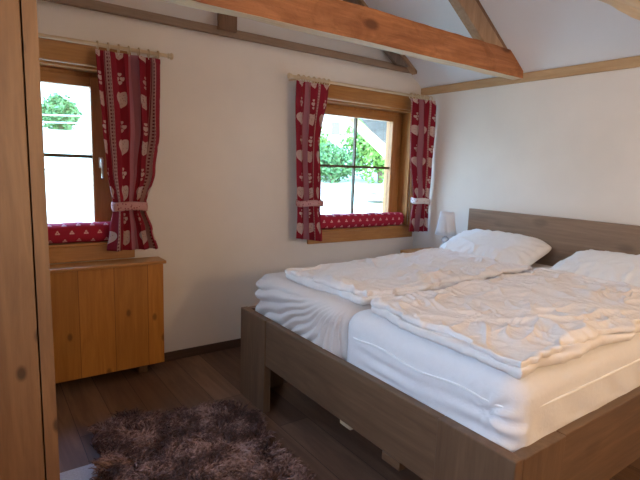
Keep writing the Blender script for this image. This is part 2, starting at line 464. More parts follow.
t = thing('gable_rafter', (-.3, -.06, 2.42), 'short sloping rafter against the white gable wall above the right window', 'rafter')
M['rafter_grey'] = wood('greyed_rafter', (.30, .22, .16), (.15, .10, .07), 'z', rough=.7, knots=.2)
tri_rafter(-.075, -.036, .03, .11, t, 'rafter_beam', 2.40, M['rafter_grey'])
bm = bmesh.new(); prism(bm, [(-.19, roof_z(-.19)-.001), (RIDGE, RZ-.001), (RIDGE, RZ-.03), (-.19, roof_z(-.19)-.03)], 'y', -.10, -.036)
obj('batten', bm, M['rafter'], t, bevel=.002)
o = obj('king_post', bx(-2.142, -2.000, -.066, -.0365, 2.392, RZ-.13), M['rafter_dark'], bevel=.004)
tag(o, 'short upright brown post on the gable wall behind the long tie beam', 'post')

# ------------------------------------------------------------------ windows
def window(n, x0, x1):
    """wooden casement in a lined reveal"""
    w = thing('window_%d' % n, ((x0+x1)/2, .12, SZ0), kind='structure')
    # reveal lining
    bm = bmesh.new()
    box(bm, x1-.022, x1-.0005, -.002, .349, SZ0+.02, SZ1-.02); box(bm, x0+.0005, x0+.022, -.002, .349, SZ0+.02, SZ1-.02)
    obj('reveal_lining', bm, M['pine_v'], w, bevel=.002)
    obj('head_lining', bx(x0+.0005, x1-.0005, -.002, .349, SZ1-.0195, SZ1-.0005), M['pine'], w, bevel=.002)
    obj('sill_board', bx(x0-.03, x1+.03, -.03, .2, SZ0+.0005, SZ0+.018), M['pine'], w, bevel=.004)
    gx0, gx1, gz0, gz1 = x0+.115, x1-.164, .985, 1.917
    # fixed frame
    bm = bmesh.new(); fy0, fy1 = .125, .19
    box(bm, x0+.022, x0+.050, fy0, fy1, SZ0+.02, SZ1-.02); box(bm, x1-.05, x1-.022, fy0, fy1, SZ0+.02, SZ1-.02)
    box(bm, x0+.05, x1-.05, fy0, fy1, SZ0+.02, SZ0+.045); box(bm, x0+.05, x1-.05, fy0, fy1, SZ1-.045, SZ1-.02)
    obj('frame', bm, M['pine_v'], w, bevel=.003)
    s = bmesh.new(); sy0, sy1 = .105, .165
    box(s, x0+.052, gx0, sy0, sy1, SZ0+.047, SZ1-.047); box(s, gx1, x1-.052, sy0, sy1, SZ0+.047, SZ1-.047)
    sash = obj('sash', s, M['pine_v'], w, bevel=.004)
    s = bmesh.new()
    box(s, gx0, gx1, sy0, sy1, SZ0+.047, gz0); box(s, gx0, gx1, sy0, sy1, gz1, SZ1-.047)
    obj('sash_rail', s, M['pine'], sash, bevel=.004)
    s = bmesh.new(); mx = (gx0+gx1)/2-.006
    box(s, mx-.008, mx+.008, .125, .158, gz0, gz1)
    box(s, gx0, gx1, .127, .156, 1.462, 1.484)
    obj('glazing_bar', s, M['bar'], sash, bevel=.003)
    obj('glass', bx(gx0, gx1, .142, .147, gz0, gz1), M['glass'], sash)
    # casing boards
    obj('trim_%d' % (n*3), bx(x0-.06, x1+.06, -.042, -.003, SZ1-.006, 2.15), M['pine'], bevel=.010)['kind'] = 'structure'
    obj('trim_%d' % (n*3+1), bx(x0-.06, x1+.06, -.024, -.0005, .800, .8995), M['pine'], bevel=.005)['kind'] = 'structure'
    bm = bmesh.new(); box(bm, x1+.0005, x1+.06, -.022, -.003, .9195, SZ1-.0065); box(bm, x0-.06, x0-.0005, -.022, -.003, .9195, SZ1-.0065)
    obj('trim_%d' % (n*3+2), bm, M['pine_v'], bevel=.004)['kind'] = 'structure'
    if n == 2: return w
    hx = x1-.115
    h = bmesh.new(); box(h, hx-.013, hx+.013, .094, .1045, 1.40, 1.47)
    hp = obj('window_handle', h, M['metal'], sash, bevel=.003)
    h = bmesh.new(); tube(h, [(hx, .095, 1.452), (hx, .062, 1.452)], .008, 12); tube(h, [(hx, .063, 1.46), (hx, .060, 1.42), (hx, .060, 1.335)], [.010, .009, .008], 12)
    obj('lever', h, M['metal'], hp, smooth=True)
    return w
window(1, *W1); window(2, *W2)

# exterior lining outside the glass is bare bright wood: outer jamb board
# ------------------------------------------------------------------ bolsters on the sills
def bolster(x0, x1, label, seed):
    bm = bmesh.new(); uvl = bm.loops.layers.uv.new('UVMap')
    nx, ns = 110, 32; cy, cz, ry, rz = .030, .983, .062, .064
    V = []; UV = {}
    for i in range(nx+1):
        t = i/nx; x = x0+(x1-x0)*t
        d = min(t, 1-t)*(x1-x0); e = min(1, d/.055); r = math.sqrt(max(0, 1-(1-e)**2.4))*.97+.03
        if d < 1e-6: r = .03
        row = []
        for k in range(ns):
            a = 2*PI*k/ns
            w = 1+.05*float(pn(np.array([x*6+seed]), np.array([k*.25]))[0])+.03*math.sin(x*31+seed+2*math.sin(a))
            sq = (abs(math.cos(a))**2.6+abs(math.sin(a))**2.6)**(-1/2.6)
            v = bm.verts.new((x, cy+ry*r*w*sq*math.cos(a), max(.919, cz+rz*r*w*sq*math.sin(a)))); UV[v] = (x, k/ns*.42); row.append(v)
        V.append(row)
    for i in range(nx):
        for k in range(ns):
            q = (V[i][k], V[i+1][k], V[i+1][(k+1) % ns], V[i][(k+1) % ns]); f = bm.faces.new(q)
            for l in f.loops:
                uu, vv = UV[l.vert]
                if k == ns-1 and vv == 0: vv = .42
                l[uvl].uv = (uu, vv)
    for ring in (V[0], V[-1]): bm.faces.new(ring)
    o = obj('draught_bolster', bm, M['bolster'], smooth=True)
    return tag(o, label, 'cushion')
bolster(W1[0]+.03, W1[1]-.03, 'red bolster cushion with pale motifs on the sill of the left window', 1.)
bolster(W2[0]+.03, W2[1]-.045, 'red bolster cushion with pale motifs on the sill of the right window', 4.)

# ------------------------------------------------------------------ curtain rods and curtains
RODY, RODZ = -.14, 2.137
def rod(x0, x1, label, fin0, fin1):
    t = thing('curtain_rod', ((x0+x1)/2, RODY, RODZ), label, 'curtain rod')
    bm = bmesh.new(); tube(bm, [(x0, RODY, RODZ), (x1, RODY, RODZ)], .012, 14); obj('rod', bm, M['palewood'], t, smooth=True)
    for x, f, s in ((x0, fin0, -1), (x1, fin1, 1)):
        if not f: continue
        bm = bmesh.new(); pr = [0, .013, .018, .012, .019, .022, .017, .0]
        tube(bm, [(x+s*d, RODY, RODZ) for d in (0, .002, .008, .014, .020, .028, .036, .040)], [max(r, .001) for r in pr], 14); obj('finial', bm, M['palewood'], t, smooth=True)
    for x in (x0+.06, x1-.06):
        bm = bmesh.new(); tube(bm, [(x, -.001, RODZ-.002), (x, RODY, RODZ-.012)], .007, 10); torus(bm, (x, RODY, RODZ), .018, .004); obj('bracket', bm, M['palewood'], t, smooth=True)
rod(-4.12, -2.53, 'pale wooden curtain rod above the left window with small turned end knob', False, True)
rod(-1.575, -.065, 'pale wooden curtain rod above the right window reaching into the room corner', True, False)

def lerp_prof(z, P):
    P = sorted(P)
    if z <= P[0][0]: return P[0][1:]
    for a, b in zip(P, P[1:]):
        if z <= b[0]:
            t = (z-a[0])/(b[0]-a[0]); t = t*t*(3-2*t)
            return tuple(p+(q-p)*t for p, q in zip(a[1:], b[1:]))
    return P[-1][1:]

def curtain(P, ztop, zbot, folds, flat, shift, label, seed, yskew=0., zskew=0., tie=None, mirror=False):
    """P rows: (z, x_left, x_right, fold amplitude)"""
    bm = bmesh.new(); uvl = bm.loops.layers.uv.new('UVMap')
    ns, nz = folds*22, 110; V = []; UV = {}
    for j in range(nz+1):
        tz = j/nz; row = []
        for i in range(ns+1):
            s = i/ns
            zb = zbot+zskew*s
            z = ztop+(zb-ztop)*tz
            xl, xr, A = lerp_prof(z, P)
            ph = s*folds*2*PI+seed
            ph += .9*math.sin(3.1*s+z*2.2+seed)
            amp = A*(.75+.35*math.sin(s*7+seed*2+z))
            x = xl+(xr-xl)*s + .35*amp*math.sin(2*ph+.6)
            x = min(max(x, xl), xr)
            y = RODY-.006+yskew*s + amp*math.sin(ph)+.004*math.sin(z*11+s*9)
            if tz < .02: y = y*.5+(RODY+yskew*s)*.5
            v = bm.verts.new((x, y, z)); row.append(v); UV[v] = (s*flat, z)
        V.append(row)
    for j in range(nz):
        for i in range(ns):
            f = bm.faces.new((V[j][i], V[j][i+1], V[j+1][i+1], V[j+1][i])); f.smooth = True
            for l in f.loops: l[uvl].uv = UV[l.vert]
    t = thing('curtain', ((P[0][1]+P[0][2])/2, RODY, zbot), label, 'curtain')
    p = obj('curtain_panel', bm, curtain_mat('curtain_print', shift), t, recalc=False)
    so = p.modifiers.new('cloth', 'SOLIDIFY'); so.thickness = .0022
    # rings on the rod
    xl, xr, A = lerp_prof(ztop, P); nr = 7
    for k in range(nr):
        x = xl+.015+(xr-xl-.03)*k/(nr-1)
        b = bmesh.new(); torus(b, (x, RODY, RODZ-.004), .0225, .0045, 'x', 20, 8)
        r = obj('curtain_ring', b, M['palewood'], t, smooth=True)
        b = bmesh.new(); box(b, x-.002, x+.002, RODY-.003+yskew*k/(nr-1)*.2, RODY+.001, ztop-.012, RODZ-.025); obj('ring_clip', b, M['metal'], r)
    # tie-back band
    if tie:
        z0, z1, hgt, tm = tie
        b = bmesh.new(); V = []
        xl, xr, A = lerp_prof((z0+z1)/2, P); cx = (xl+xr)/2; rx = (xr-xl)/2+.010; ry = A*1.15+.018
        for k in range(48):
            a = 2*PI*k/48; zz = (z0+z1)/2+(z1-z0)/2*math.cos(a); col = []
            sq = (abs(math.cos(a))**3+abs(math.sin(a))**3)**(-1/3)
            for q in range(7):
                w = q/6-.5; bul = .004*math.cos(w*PI)
                X = min(cx+(rx+bul)*sq*math.cos(a), -.006)
                col.append(b.verts.new((X, RODY-.006+yskew*(.5+.5*math.cos(a))+(ry+bul)*sq*math.sin(a), zz+w*hgt+.004*math.sin(a*3))))
            V.append(col)
        grid_faces(b, V, closed_u=True)
        o = obj('tie_back', b, tm, t, smooth=True); so = o.modifiers.new('cloth', 'SOLIDIFY'); so.thickness = .004
    return t

def tie_mat(name, c1, c2):
    m, nt, b = mat(name); tc = coords(nt)
    sp = N(nt, 'ShaderNodeSeparateXYZ'); nt.links.new(tc, sp.inputs[0]); E.nt = nt
    zz = (E(sp.outputs[2])*1.0)
    vo = N(nt, 'ShaderNodeTexVoronoi', Scale=55.); nt.links.new(tc, vo.inputs['Vector'])
    k = E(vo.outputs['Distance']).lt(.28)
    nt.links.new(mix(nt, k.s, c1, c2), b.inputs['Base Color']); b.inputs['Roughness'].default_value = .85
    return m
M['tie_pink'] = tie_mat('pink_band', (.50, .25, .25), (.25, .05, .07))
M['tie_white'] = tie_mat('white_band', (.68, .60, .60), (.45, .2, .22))

curtain([(.87, -2.925, -2.615, .040), (1.0, -2.905, -2.645, .036), (1.155, -2.885, -2.69, .024), (1.40, -2.925, -2.62, .026), (1.65, -2.94, -2.585, .036), (2.105, -2.965, -2.575, .034)],
        2.108, .876, 4, .60, .045, 'red and pink heart print curtain tied back at the right side of the left window', .4, tie=(1.165, 1.165, .058, M['tie_pink']))
curtain([(.83, -1.495, -1.235, .034), (1.155, -1.49, -1.27, .030), (1.60, -1.515, -1.285, .030), (2.12, -1.535, -1.215, .024)],
        2.112, .880, 4, .56, .19, 'red and pink heart print curtain tied back at the left side of the right window', 2.1, zskew=-.04, tie=(1.165, 1.165, .050, M['tie_pink']))
curtain([(.87, -.225, -.020, .036), (1.0, -.215, -.022, .034), (1.17, -.185, -.03, .026), (1.65, -.275, -.020, .032), (2.12, -.305, -.016, .024)],
        2.112, .875, 4, .56, .13, 'red and pink heart print curtain hanging in the corner beside the headboard wall', 5.0, yskew=-.045, tie=(1.175, 1.165, .055, M['tie_white']))

# ------------------------------------------------------------------ low cabinet below the left window
t = thing('low_cabinet', (-3.3, -.10, 0), 'low honey pine cabinet with plank front standing below the left window', 'cabinet')
cx0, cx1, cy0 = -4.02, -2.588, -.185
bm = bmesh.new(); box(bm, cx0, cx1, cy0, -.03, .075, .775)
obj('body', bm, M['cabinet'], t, bevel=.004)
obj('cabinet_top', bx(cx0-.015, cx1+.018, cy0-.016, -.0275, .7755, .797), M['pine'], t, bevel=.006)
for xa in (cx0+.06, cx1-.16): obj('foot', bx(xa, xa+.06, cy0+.06, -.04, .0005, .0745), M['oak_z'], t, bevel=.003)

# ------------------------------------------------------------------ wardrobe on the left
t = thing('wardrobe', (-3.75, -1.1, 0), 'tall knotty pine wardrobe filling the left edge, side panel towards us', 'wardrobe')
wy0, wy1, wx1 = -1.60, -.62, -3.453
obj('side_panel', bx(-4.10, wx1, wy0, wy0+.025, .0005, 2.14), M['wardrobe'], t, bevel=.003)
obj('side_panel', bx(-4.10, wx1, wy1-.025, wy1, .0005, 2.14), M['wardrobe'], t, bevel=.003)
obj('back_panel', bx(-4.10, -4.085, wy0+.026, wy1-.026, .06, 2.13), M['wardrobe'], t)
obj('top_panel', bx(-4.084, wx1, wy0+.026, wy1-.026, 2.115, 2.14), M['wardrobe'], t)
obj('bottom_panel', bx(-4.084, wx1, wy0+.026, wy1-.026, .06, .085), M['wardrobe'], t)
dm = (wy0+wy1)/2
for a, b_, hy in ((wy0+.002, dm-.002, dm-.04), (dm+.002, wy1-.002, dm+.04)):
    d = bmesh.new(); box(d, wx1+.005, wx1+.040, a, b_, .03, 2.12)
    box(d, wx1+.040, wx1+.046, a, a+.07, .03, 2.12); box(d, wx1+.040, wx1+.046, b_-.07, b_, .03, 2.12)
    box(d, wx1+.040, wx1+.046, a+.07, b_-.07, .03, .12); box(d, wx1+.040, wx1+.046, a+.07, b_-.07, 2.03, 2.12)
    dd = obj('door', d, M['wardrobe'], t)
    k = bmesh.new(); tube(k, [(wx1+.046, hy, 1.0), (wx1+.055, hy, 1.0), (wx1+.064, hy, 1.0), (wx1+.072, hy, 1.0)], [.007, .007, .014, .010], 12); obj('knob', k, M['pine'], dd, smooth=True)

# ------------------------------------------------------------------ bed frame
t = thing('double_bed', (-1.15, -1.69, 0), 'dark oak double bed frame with low footboard and plank headboard', 'bed')
YL, YR, XF, ZF = -.743, -2.652, -2.282, .572
obj('footboard', bx(XF+.006, XF+.046, YR+.315, YL-.315, .298, ZF-.001), M['oak_y'], t, bevel=.004)
for s, (ya, yb) in enumerate(((YL-.314, YL), (YR, YR+.314))):
    bm = bmesh.new(); box(bm, XF, XF+.045, ya, yb, .0005, ZF)
    yo = (YL-.045, YL) if s == 0 else (YR, YR+.045)
    box(bm, XF+.0451, XF+.30, yo[0], yo[1], .0005, ZF-.004)
    obj('leg', bm, M['oak_z'], t, bevel=.004)
for yo in ((YL-.040, YL-.004), (YR+.004, YR+.040)):
    obj('side_rail', bx(XF+.301, -.115, yo[0], yo[1], .25, .570), M['oak_x'], t, bevel=.004)
obj('headboard', bx(-.062, -.022, YR-.03, -.702, .12, 1.146), M['head'], t, bevel=.004)
for yo in ((YL-.10, YL-.004), (YR+.004, YR+.10)):
    obj('leg', bx(-.114, -.063, yo[0], yo[1], .0005, .56), M['oak_z'], t, bevel=.003)
obj('support_block', bx(XF+.004, XF+.04, -2.165, -2.062, .262, .2975), M['oak_y'], t, bevel=.002)
obj('middle_beam', bx(XF+.047, -.12, -1.80, -1.72, .30, .37), M['palewood'], t, bevel=.003)
b = obj('bracket', bx(XF+.047, XF+.10, -1.80, -1.72, .245, .2995), M['palewood'], t, bevel=.003)
tag(b, 'small pale wooden bracket under the footboard')
bm = bmesh.new()
for k in range(14): box(bm, XF+.12+k*.145, XF+.19+k*.145, YR+.05, YL-.05, .371, .389)
obj('slats', bm, M['palewood'], t)

# ------------------------------------------------------------------ mattresses
def rounded_block(x0, x1, y0, y1, z0, z1, r, step, fn):
    """dense rounded box; fn(P, N) returns displaced positions (numpy)"""
    bm = bmesh.new()
    nx, ny, nz = [max(4, int(round(d/s))) for d, s in zip((x1-x0, y1-y0, z1-z0), (step*1.6, step, step*.7))]
    idx = {}; P = []
    def key(i, j, k):
        q = (i, j, k)
        if q not in idx: idx[q] = len(P); P.append((x0+(x1-x0)*i/nx, y0+(y1-y0)*j/ny, z0+(z1-z0)*k/nz))
        return idx[q]
    F = []
    for i in range(nx):
        for j in range(ny):
            for k in (0, nz): F.append([key(i, j, k), key(i+1, j, k), key(i+1, j+1, k), key(i, j+1, k)])
    for i in range(nx):
        for k in range(nz):
            for j in (0, ny): F.append([key(i, j, k), key(i+1, j, k), key(i+1, j, k+1), key(i, j, k+1)])
    for j in range(ny):
        for k in range(nz):
            for i in (0, nx): F.append([key(i, j, k), key(i, j+1, k), key(i, j+1, k+1), key(i, j, k+1)])
    P = np.array(P); lo = np.array((x0, y0, z0))+r; hi = np.array((x1, y1, z1))-r
    core = np.clip(P, lo, hi); d = P-core; L = np.linalg.norm(d, axis=1, keepdims=True); n = d/np.maximum(L, 1e-6)
    Q = core+n*r
    Q = fn(Q, n)
    vs = [bm.verts.new(p) for p in Q]
    for f in F: bm.faces.new([vs[i] for i in f])
    return bm

def left_mattress(Q, n):
    x, y, z = Q.T
    foot = np.clip(-n[:, 0]*1.3, 0, 1)
    # pulled folds fanning out from the inner upper corner of the foot end
    dy = y-(-1.60); dz = (z-.83)
    ang = np.arctan2(-dz*1.7, dy+.05)
    fold = np.abs(np.sin(ang*21+1.6*pn(y*5, z*5)+1.0))*2-1.3
    R = np.hypot(dy, dz)
    low = np.clip((.80-z)/.09, 0, 1)
    d = foot*low*.022*fold*np.clip(R/.10, 0, 1)*(.6+.6*pn(y*3+2, z*3+5))*np.clip((PI-ang-.10)/.35, 0, 1)
    d += .010*foot*pn(y*4+3, z*6)
    d += .004*pn(x*5, y*5+2)+.0015*crinkle(x, y, 3., .4, 9.)
    Q = Q+n*d[:, None]
    return Q
def right_mattress(Q, n):
    x, y, z = Q.T
    foot = np.clip(-n[:, 0]*1.3, 0, 1); side = np.clip(-n[:, 1]*1.3, 0, 1)
    d = .0035*pn(x*5, y*5)+.002*crinkle(x, y, 5., .2, 8.)
    d += foot*(.005*np.sin(z*95+2*pn(y*3, z*2))*np.clip((.70-z)/.06, 0, 1)*np.clip(pn(y*3+1, z*4)+.6, 0, 1.3))
    d += side*(.007*np.sin(x*24+z*18+2*pn(x*2, z*3))*np.clip((.70-z)/.10, 0, 1)*np.clip((z-.56)/.03, 0, 1))
    # knotted gather near the outer foot corner
    g = np.exp(-((y+2.53)**2+(z-.66)**2)/.0025)*foot
    d += g*.016*np.sin(np.arctan2(z-.66, y+2.50)*7)
    return Q+n*d[:, None]
o = obj('mattress', rounded_block(-2.222, -.10, -1.688, -.775, .392, .795, .085, .008, left_mattress), M['sheet'], smooth=True)
tag(o, 'mattress under a pulled white fitted sheet, on the bed half nearer the windows', 'mattress')
o2 = obj('mattress', rounded_block(-2.232, -.10, -2.612, -1.700, .392, .805, .085, .011, right_mattress), M['protector'], smooth=True)
tag(o2, 'white mattress with piped edge on the bed half nearest to us', 'mattress')
bm = bmesh.new(); pts = []
zc = .700
pts += [(-1.0, -2.614, zc), (-1.6, -2.615, zc-.004), (-2.10, -2.614, zc-.010), (-2.19, -2.598, zc-.008), (-2.224, -2.55, zc-.006)]
for k in range(12): pts.append((-2.236, -2.50+k*.062, zc+.010*math.sin(k*.9)-.004))
pts += [(-2.222, -1.76, zc-.005), (-2.17, -1.708, zc-.005)]
# smooth the path
def smoothp(pts, it=2):
    for _ in range(it):
        q = [pts[0]]
        for a, b in zip(pts, pts[1:]): q += [tuple(a[i]*.75+b[i]*.25 for i in range(3)), tuple(a[i]*.25+b[i]*.75 for i in range(3))]
        pts = q+[pts[-1]]
    return pts
tube(bm, smoothp(pts), .0045, 8); obj('piping', bm, M['piping'], o2, smooth=True)

# ------------------------------------------------------------------ duvets
def slab(bm, outline, z0, thick, seed, ang, wr, nu, nv, r=.03, edge=.012):
    """outline: 4 corners (foot-outer, foot-inner, head-inner, head-outer) -> crumpled slab with rounded rim; returns vertices"""
    A, B, Cc, D = [np.array(p) for p in outline]
    u = np.linspace(0, 1, nu)[:, None]; v = np.linspace(0, 1, nv)[None, :]
    X = (A[0]*(1-u)+B[0]*u)*(1-v)+(D[0]*(1-u)+Cc[0]*u)*v
    Y = (A[1]*(1-u)+B[1]*u)*(1-v)+(D[1]*(1-u)+Cc[1]*u)*v
    wid = abs(B[1]-A[1]); ln = abs(D[0]-A[0])
    # distance to rim
    eu = np.minimum(u, 1-u)*wid+0*v; ev = np.minimum(v, 1-v)*ln+0*u
    ed = np.minimum(eu, ev)
    # rim wobble
    wob = np.exp(-ed/.08)
    X = X+wob*edge*2.0*pn(X*5+seed, Y*5)+wob*edge*.8*pn(X*17, Y*17+seed); Y = Y+wob*edge*2.0*pn(X*5+7, Y*5+seed)+wob*edge*.8*pn(X*17+4, Y*17)
    rel = cloth_rel(X, Y, seed, ang)
    big = .014*pn(X*2.6+seed, Y*2.6)+.012*pn(X*5.5, Y*5.5+seed)
    prof = np.sqrt(np.clip(1-(1-np.clip(ed/r, 0, 1))**2, 0, 1))
    top = z0+thick*.5+thick*.5*prof+(big+wr*rel-.4*wr)*np.clip(ed/.03, 0.15, 1)
    bot = z0+thick*.5*(1-prof)+.002*rel
    top = np.maximum(top, bot+.004)
    T = [[bm.verts.new((X[i, j], Y[i, j], top[i, j])) for j in range(nv)] for i in range(nu)]
    Bt = [[bm.verts.new((X[i, j], Y[i, j], bot[i, j])) if 0 < i < nu-1 and 0 < j < nv-1 else None for j in range(nv)] for i in range(nu)]
    for i in range(nu):
        for j in range(nv):
            if Bt[i][j] is None: Bt[i][j] = T[i][j]
    grid_faces(bm, T); grid_faces(bm, [r_[::-1] for r_ in Bt])

def duvet(outline, z0, label, seed, ang):
    bm = bmesh.new()
    # lower folded layer, then the crumpled upper layer
    slab(bm, outline, z0, .045, seed+3, ang+.4, .016, 120, 200, .022, .014)
    A, B, Cc, D = outline
    def ins(p, dx, dy): return (p[0]+dx, p[1]+dy)
    up = (ins(A, .012, .010), ins(B, .012, -.008), ins(Cc, -.01, -.008), ins(D, -.01, .010))
    slab(bm, up, z0+.032, .042, seed, ang, .066, 190, 330, .028, .024)
    o = obj('duvet', bm, M['duvet'], smooth=True)
    return tag(o, label, 'duvet')
# outer edge first (more negative y for the near one)
duvet(((-2.10, -1.705), (-2.14, -1.03), (-.62, -.86), (-.62, -1.69)), .795, 'crumpled white duvet folded on the bed half nearer the windows', 2.3, .9)
duvet(((-2.235, -2.612), (-2.19, -1.84), (-.64, -1.76), (-.64, -2.612)), .808, 'crumpled white duvet folded on the bed half nearest to us', 6.1, .7)

# ------------------------------------------------------------------ pillows
def pillow(cx, cy, cz, wy, wx, h, tilt, yaw, roll, label, seed):
    bm = bmesh.new(); n1, n2 = 110, 80
    u = np.linspace(-1, 1, n1)[:, None]; v = np.linspace(-1, 1, n2)[None, :]
    pu = np.clip(1-np.abs(u)**3.0, 0, 1)**.55; pv = np.clip(1-np.abs(v)**2.6, 0, 1)**.55
    prof = pu*pv
    # pinched-in sides and pointed corners
    Y = u*wy/2*(1-.05*(1-v**2)*0-.04*np.abs(v)**2*0-.05*(1-np.abs(v)**2)*np.abs(u)**4)
    X = v*wx/2*(1-.08*(1-np.abs(u)**2)*np.abs(v)**4)+0*u
    Y = Y+0*v
    X = X*(1-.16*np.abs(u)**5); Y = Y*(1-.10*np.abs(v)**5)
    ang = np.arctan2(v*wx*.5+0*u, u*wy*.5+0*v)
    rad = np.hypot(u, v)
    wr = .006*np.sin(ang*22+3*pn(X*5+seed, Y*5))*np.clip(rad-.45, 0, 1)
    wr = wr+.011*crinkle(X, Y, seed, .5+0*seed, 6., 2.4, 2.4)+.006*crinkle(X, Y, seed+3, -.5, 10., 2.2, 2.2)
    Zt = h*.62*prof+wr*np.clip(prof*2.5, 0, 1)+.012*pn(X*3+seed, Y*3)*prof
    Zb = -h*.38*prof
    R = Matrix.Rotation(yaw, 3, 'Z') @ Matrix.Rotation(tilt, 3, 'Y') @ Matrix.Rotation(roll, 3, 'X')
    T = [[bm.verts.new(R @ Vector((X[i, j], Y[i, j], Zt[i, j])) + Vector((cx, cy, cz))) for j in range(n2)] for i in range(n1)]
    Bt = [[T[i][j] if i in (0, n1-1) or j in (0, n2-1) else bm.verts.new(R @ Vector((X[i, j], Y[i, j], Zb[i, j])) + Vector((cx, cy, cz))) for j in range(n2)] for i in range(n1)]
    grid_faces(bm, T); grid_faces(bm, [r[::-1] for r in Bt])
    o = obj('pillow', bm, M['pillow'], smooth=True)
    return tag(o, label, 'pillow')
pillow(-.385, -1.190, .872, .77, .56, .15, -.29, .06, .03, 'plump white pillow beside the small table lamp, leaning on the headboard', 1.5)
pillow(-.385, -2.15, .858, .88, .58, .15, -.25, -.03, .0, 'white pillow at the right edge, leaning on the headboard', 3.7)

# ------------------------------------------------------------------ nightstand and lamp
t = thing('nightstand', (-.22, -.46, 0), 'small pine nightstand in the corner between bed and right window', 'nightstand')
obj('body', bx(-.41, -.03, -.665, -.275, .10, .70), M['pine'], t, bevel=.004)
obj('table_top', bx(-.43, -.016, -.685, -.255, .7005, .728), M['pine'], t, bevel=.006)
dr = obj('drawer', bx(-.425, -.4105, -.65, -.29, .50, .68), M['pine'], t, bevel=.003)
k = bmesh.new(); tube(k, [(-.425, -.47, .59), (-.437, -.47, .59), (-.447, -.47, .59)], [.006, .011, .012], 12); obj('knob', k, M['pine'], dr, smooth=True)
for x in (-.40, -.07):
    for y in (-.655, -.315): obj('leg', bx(x, x+.03, y, y+.03, .0005, .0995), M['pine_v'], t)

lx, ly = -.215, -.592
t = thing('table_lamp', (lx, ly, .7285), 'small table lamp with pleated white shade and glass base in the corner', 'lamp')
bm = bmesh.new(); lathe(bm, [(.0, .729), (.055, .729), (.057, .737), (.05, .745), (.02, .752), (.016, .760), (.034, .775), (.042, .795), (.034, .815), (.015, .828), (.018, .834), (.030, .848), (.034, .862), (.026, .878), (.012, .888), (.010, .905), (.0, .906)], lx, ly, 36)
obj('lamp_base', bm, M['crystal'], t, smooth=True)
bm = bmesh.new()
prof = [(.092, .905), (.081, .955), (.071, 1.01), (.063, 1.065), (.057, 1.108)]
V = []
for r, z in prof:
    V.append([bm.verts.new((lx+r*(1+.035*math.cos(40*2*PI*k_/240))*math.cos(2*PI*k_/240), ly+r*(1+.035*math.cos(40*2*PI*k_/240))*math.sin(2*PI*k_/240), z)) for k_ in range(240)])
grid_faces(bm, V, closed_v=True)
o = obj('lamp_shade', bm, M['shade'], t, smooth=True); so = o.modifiers.new('s', 'SOLIDIFY'); so.thickness = .002
bm = bmesh.new(); tube(bm, [(lx, ly, .904), (lx, ly, 1.06)], .007, 10)
for a in range(3): tube(bm, [(lx, ly, 1.06), (lx+.057*math.cos(a*2.094), ly+.057*math.sin(a*2.094), 1.075)], .0015, 6)
obj('lamp_holder', bm, M['metal'], t, smooth=True)

# ------------------------------------------------------------------ sheepskin rug
def fur_mat():
    m, nt, b = mat('brown_sheepskin')
    w = N(nt, 'ShaderNodeTexNoise', Scale=7., Detail=4.); nt.links.new(coords(nt), w.inputs['Vector'])
    w2 = N(nt, 'ShaderNodeTexNoise', Scale=60., Detail=2.); nt.links.new(coords(nt), w2.inputs['Vector'])
    E.nt = nt; g = E(w.outputs['Fac'])*.6+E(w2.outputs['Fac'])*.4
    nt.links.new(ramp(nt, g.s, [(.38, (.045, .019, .013)), (.5, (.13, .062, .048)), (.62, (.40, .245, .205))]), b.inputs['Base Color'])
    b.inputs['Roughness'].default_value = .7
    return m
M['fur'] = fur_mat()
poly = [(-3.19, -.86), (-3.10, -.76), (-3.0, -.72), (-2.86, -.80), (-2.72, -.86), (-2.58, -.86), (-2.46, -.90), (-2.385, -.98), (-2.36, -1.08), (-2.40, -1.25), (-2.43, -1.45), (-2.42, -1.62), (-2.44, -1.85), (-2.60, -2.02), (-2.85, -2.05), (-3.05, -1.95), (-3.16, -1.75), (-3.19, -1.5), (-3.23, -1.30), (-3.20, -1.16), (-3.16, -1.02)]
ctr = Vector((-2.80, -1.40))
def inside(x, y):
    c = False; n = len(poly)
    for i in range(n):
        x1, y1 = poly[i]; x2, y2 = poly[(i+1) % n]
        if (y1 > y) != (y2 > y) and x < (x2-x1)*(y-y1)/(y2-y1)+x1: c = not c
    return c
bm = bmesh.new()
rings = []
for k in range(9):
    s = 1-k/9*.98; zz = .006+.022*math.sqrt(max(0, 1-s**4))
    rings.append([bm.verts.new((ctr.x+(p[0]-ctr.x)*s, ctr.y+(p[1]-ctr.y)*s, zz)) for p in poly])
grid_faces(bm, rings, closed_v=True); bm.faces.new(rings[-1])
base = [bm.verts.new((p[0], p[1], .001)) for p in poly]
grid_faces(bm, [base, rings[0]], closed_v=True); bm.faces.new(base)
rug = obj('sheepskin_rug', bm, M['fur'])
tag(rug, 'shaggy dark brown sheepskin rug on the floor in front of the bed', 'rug')
bm = bmesh.new(); cnt = 0
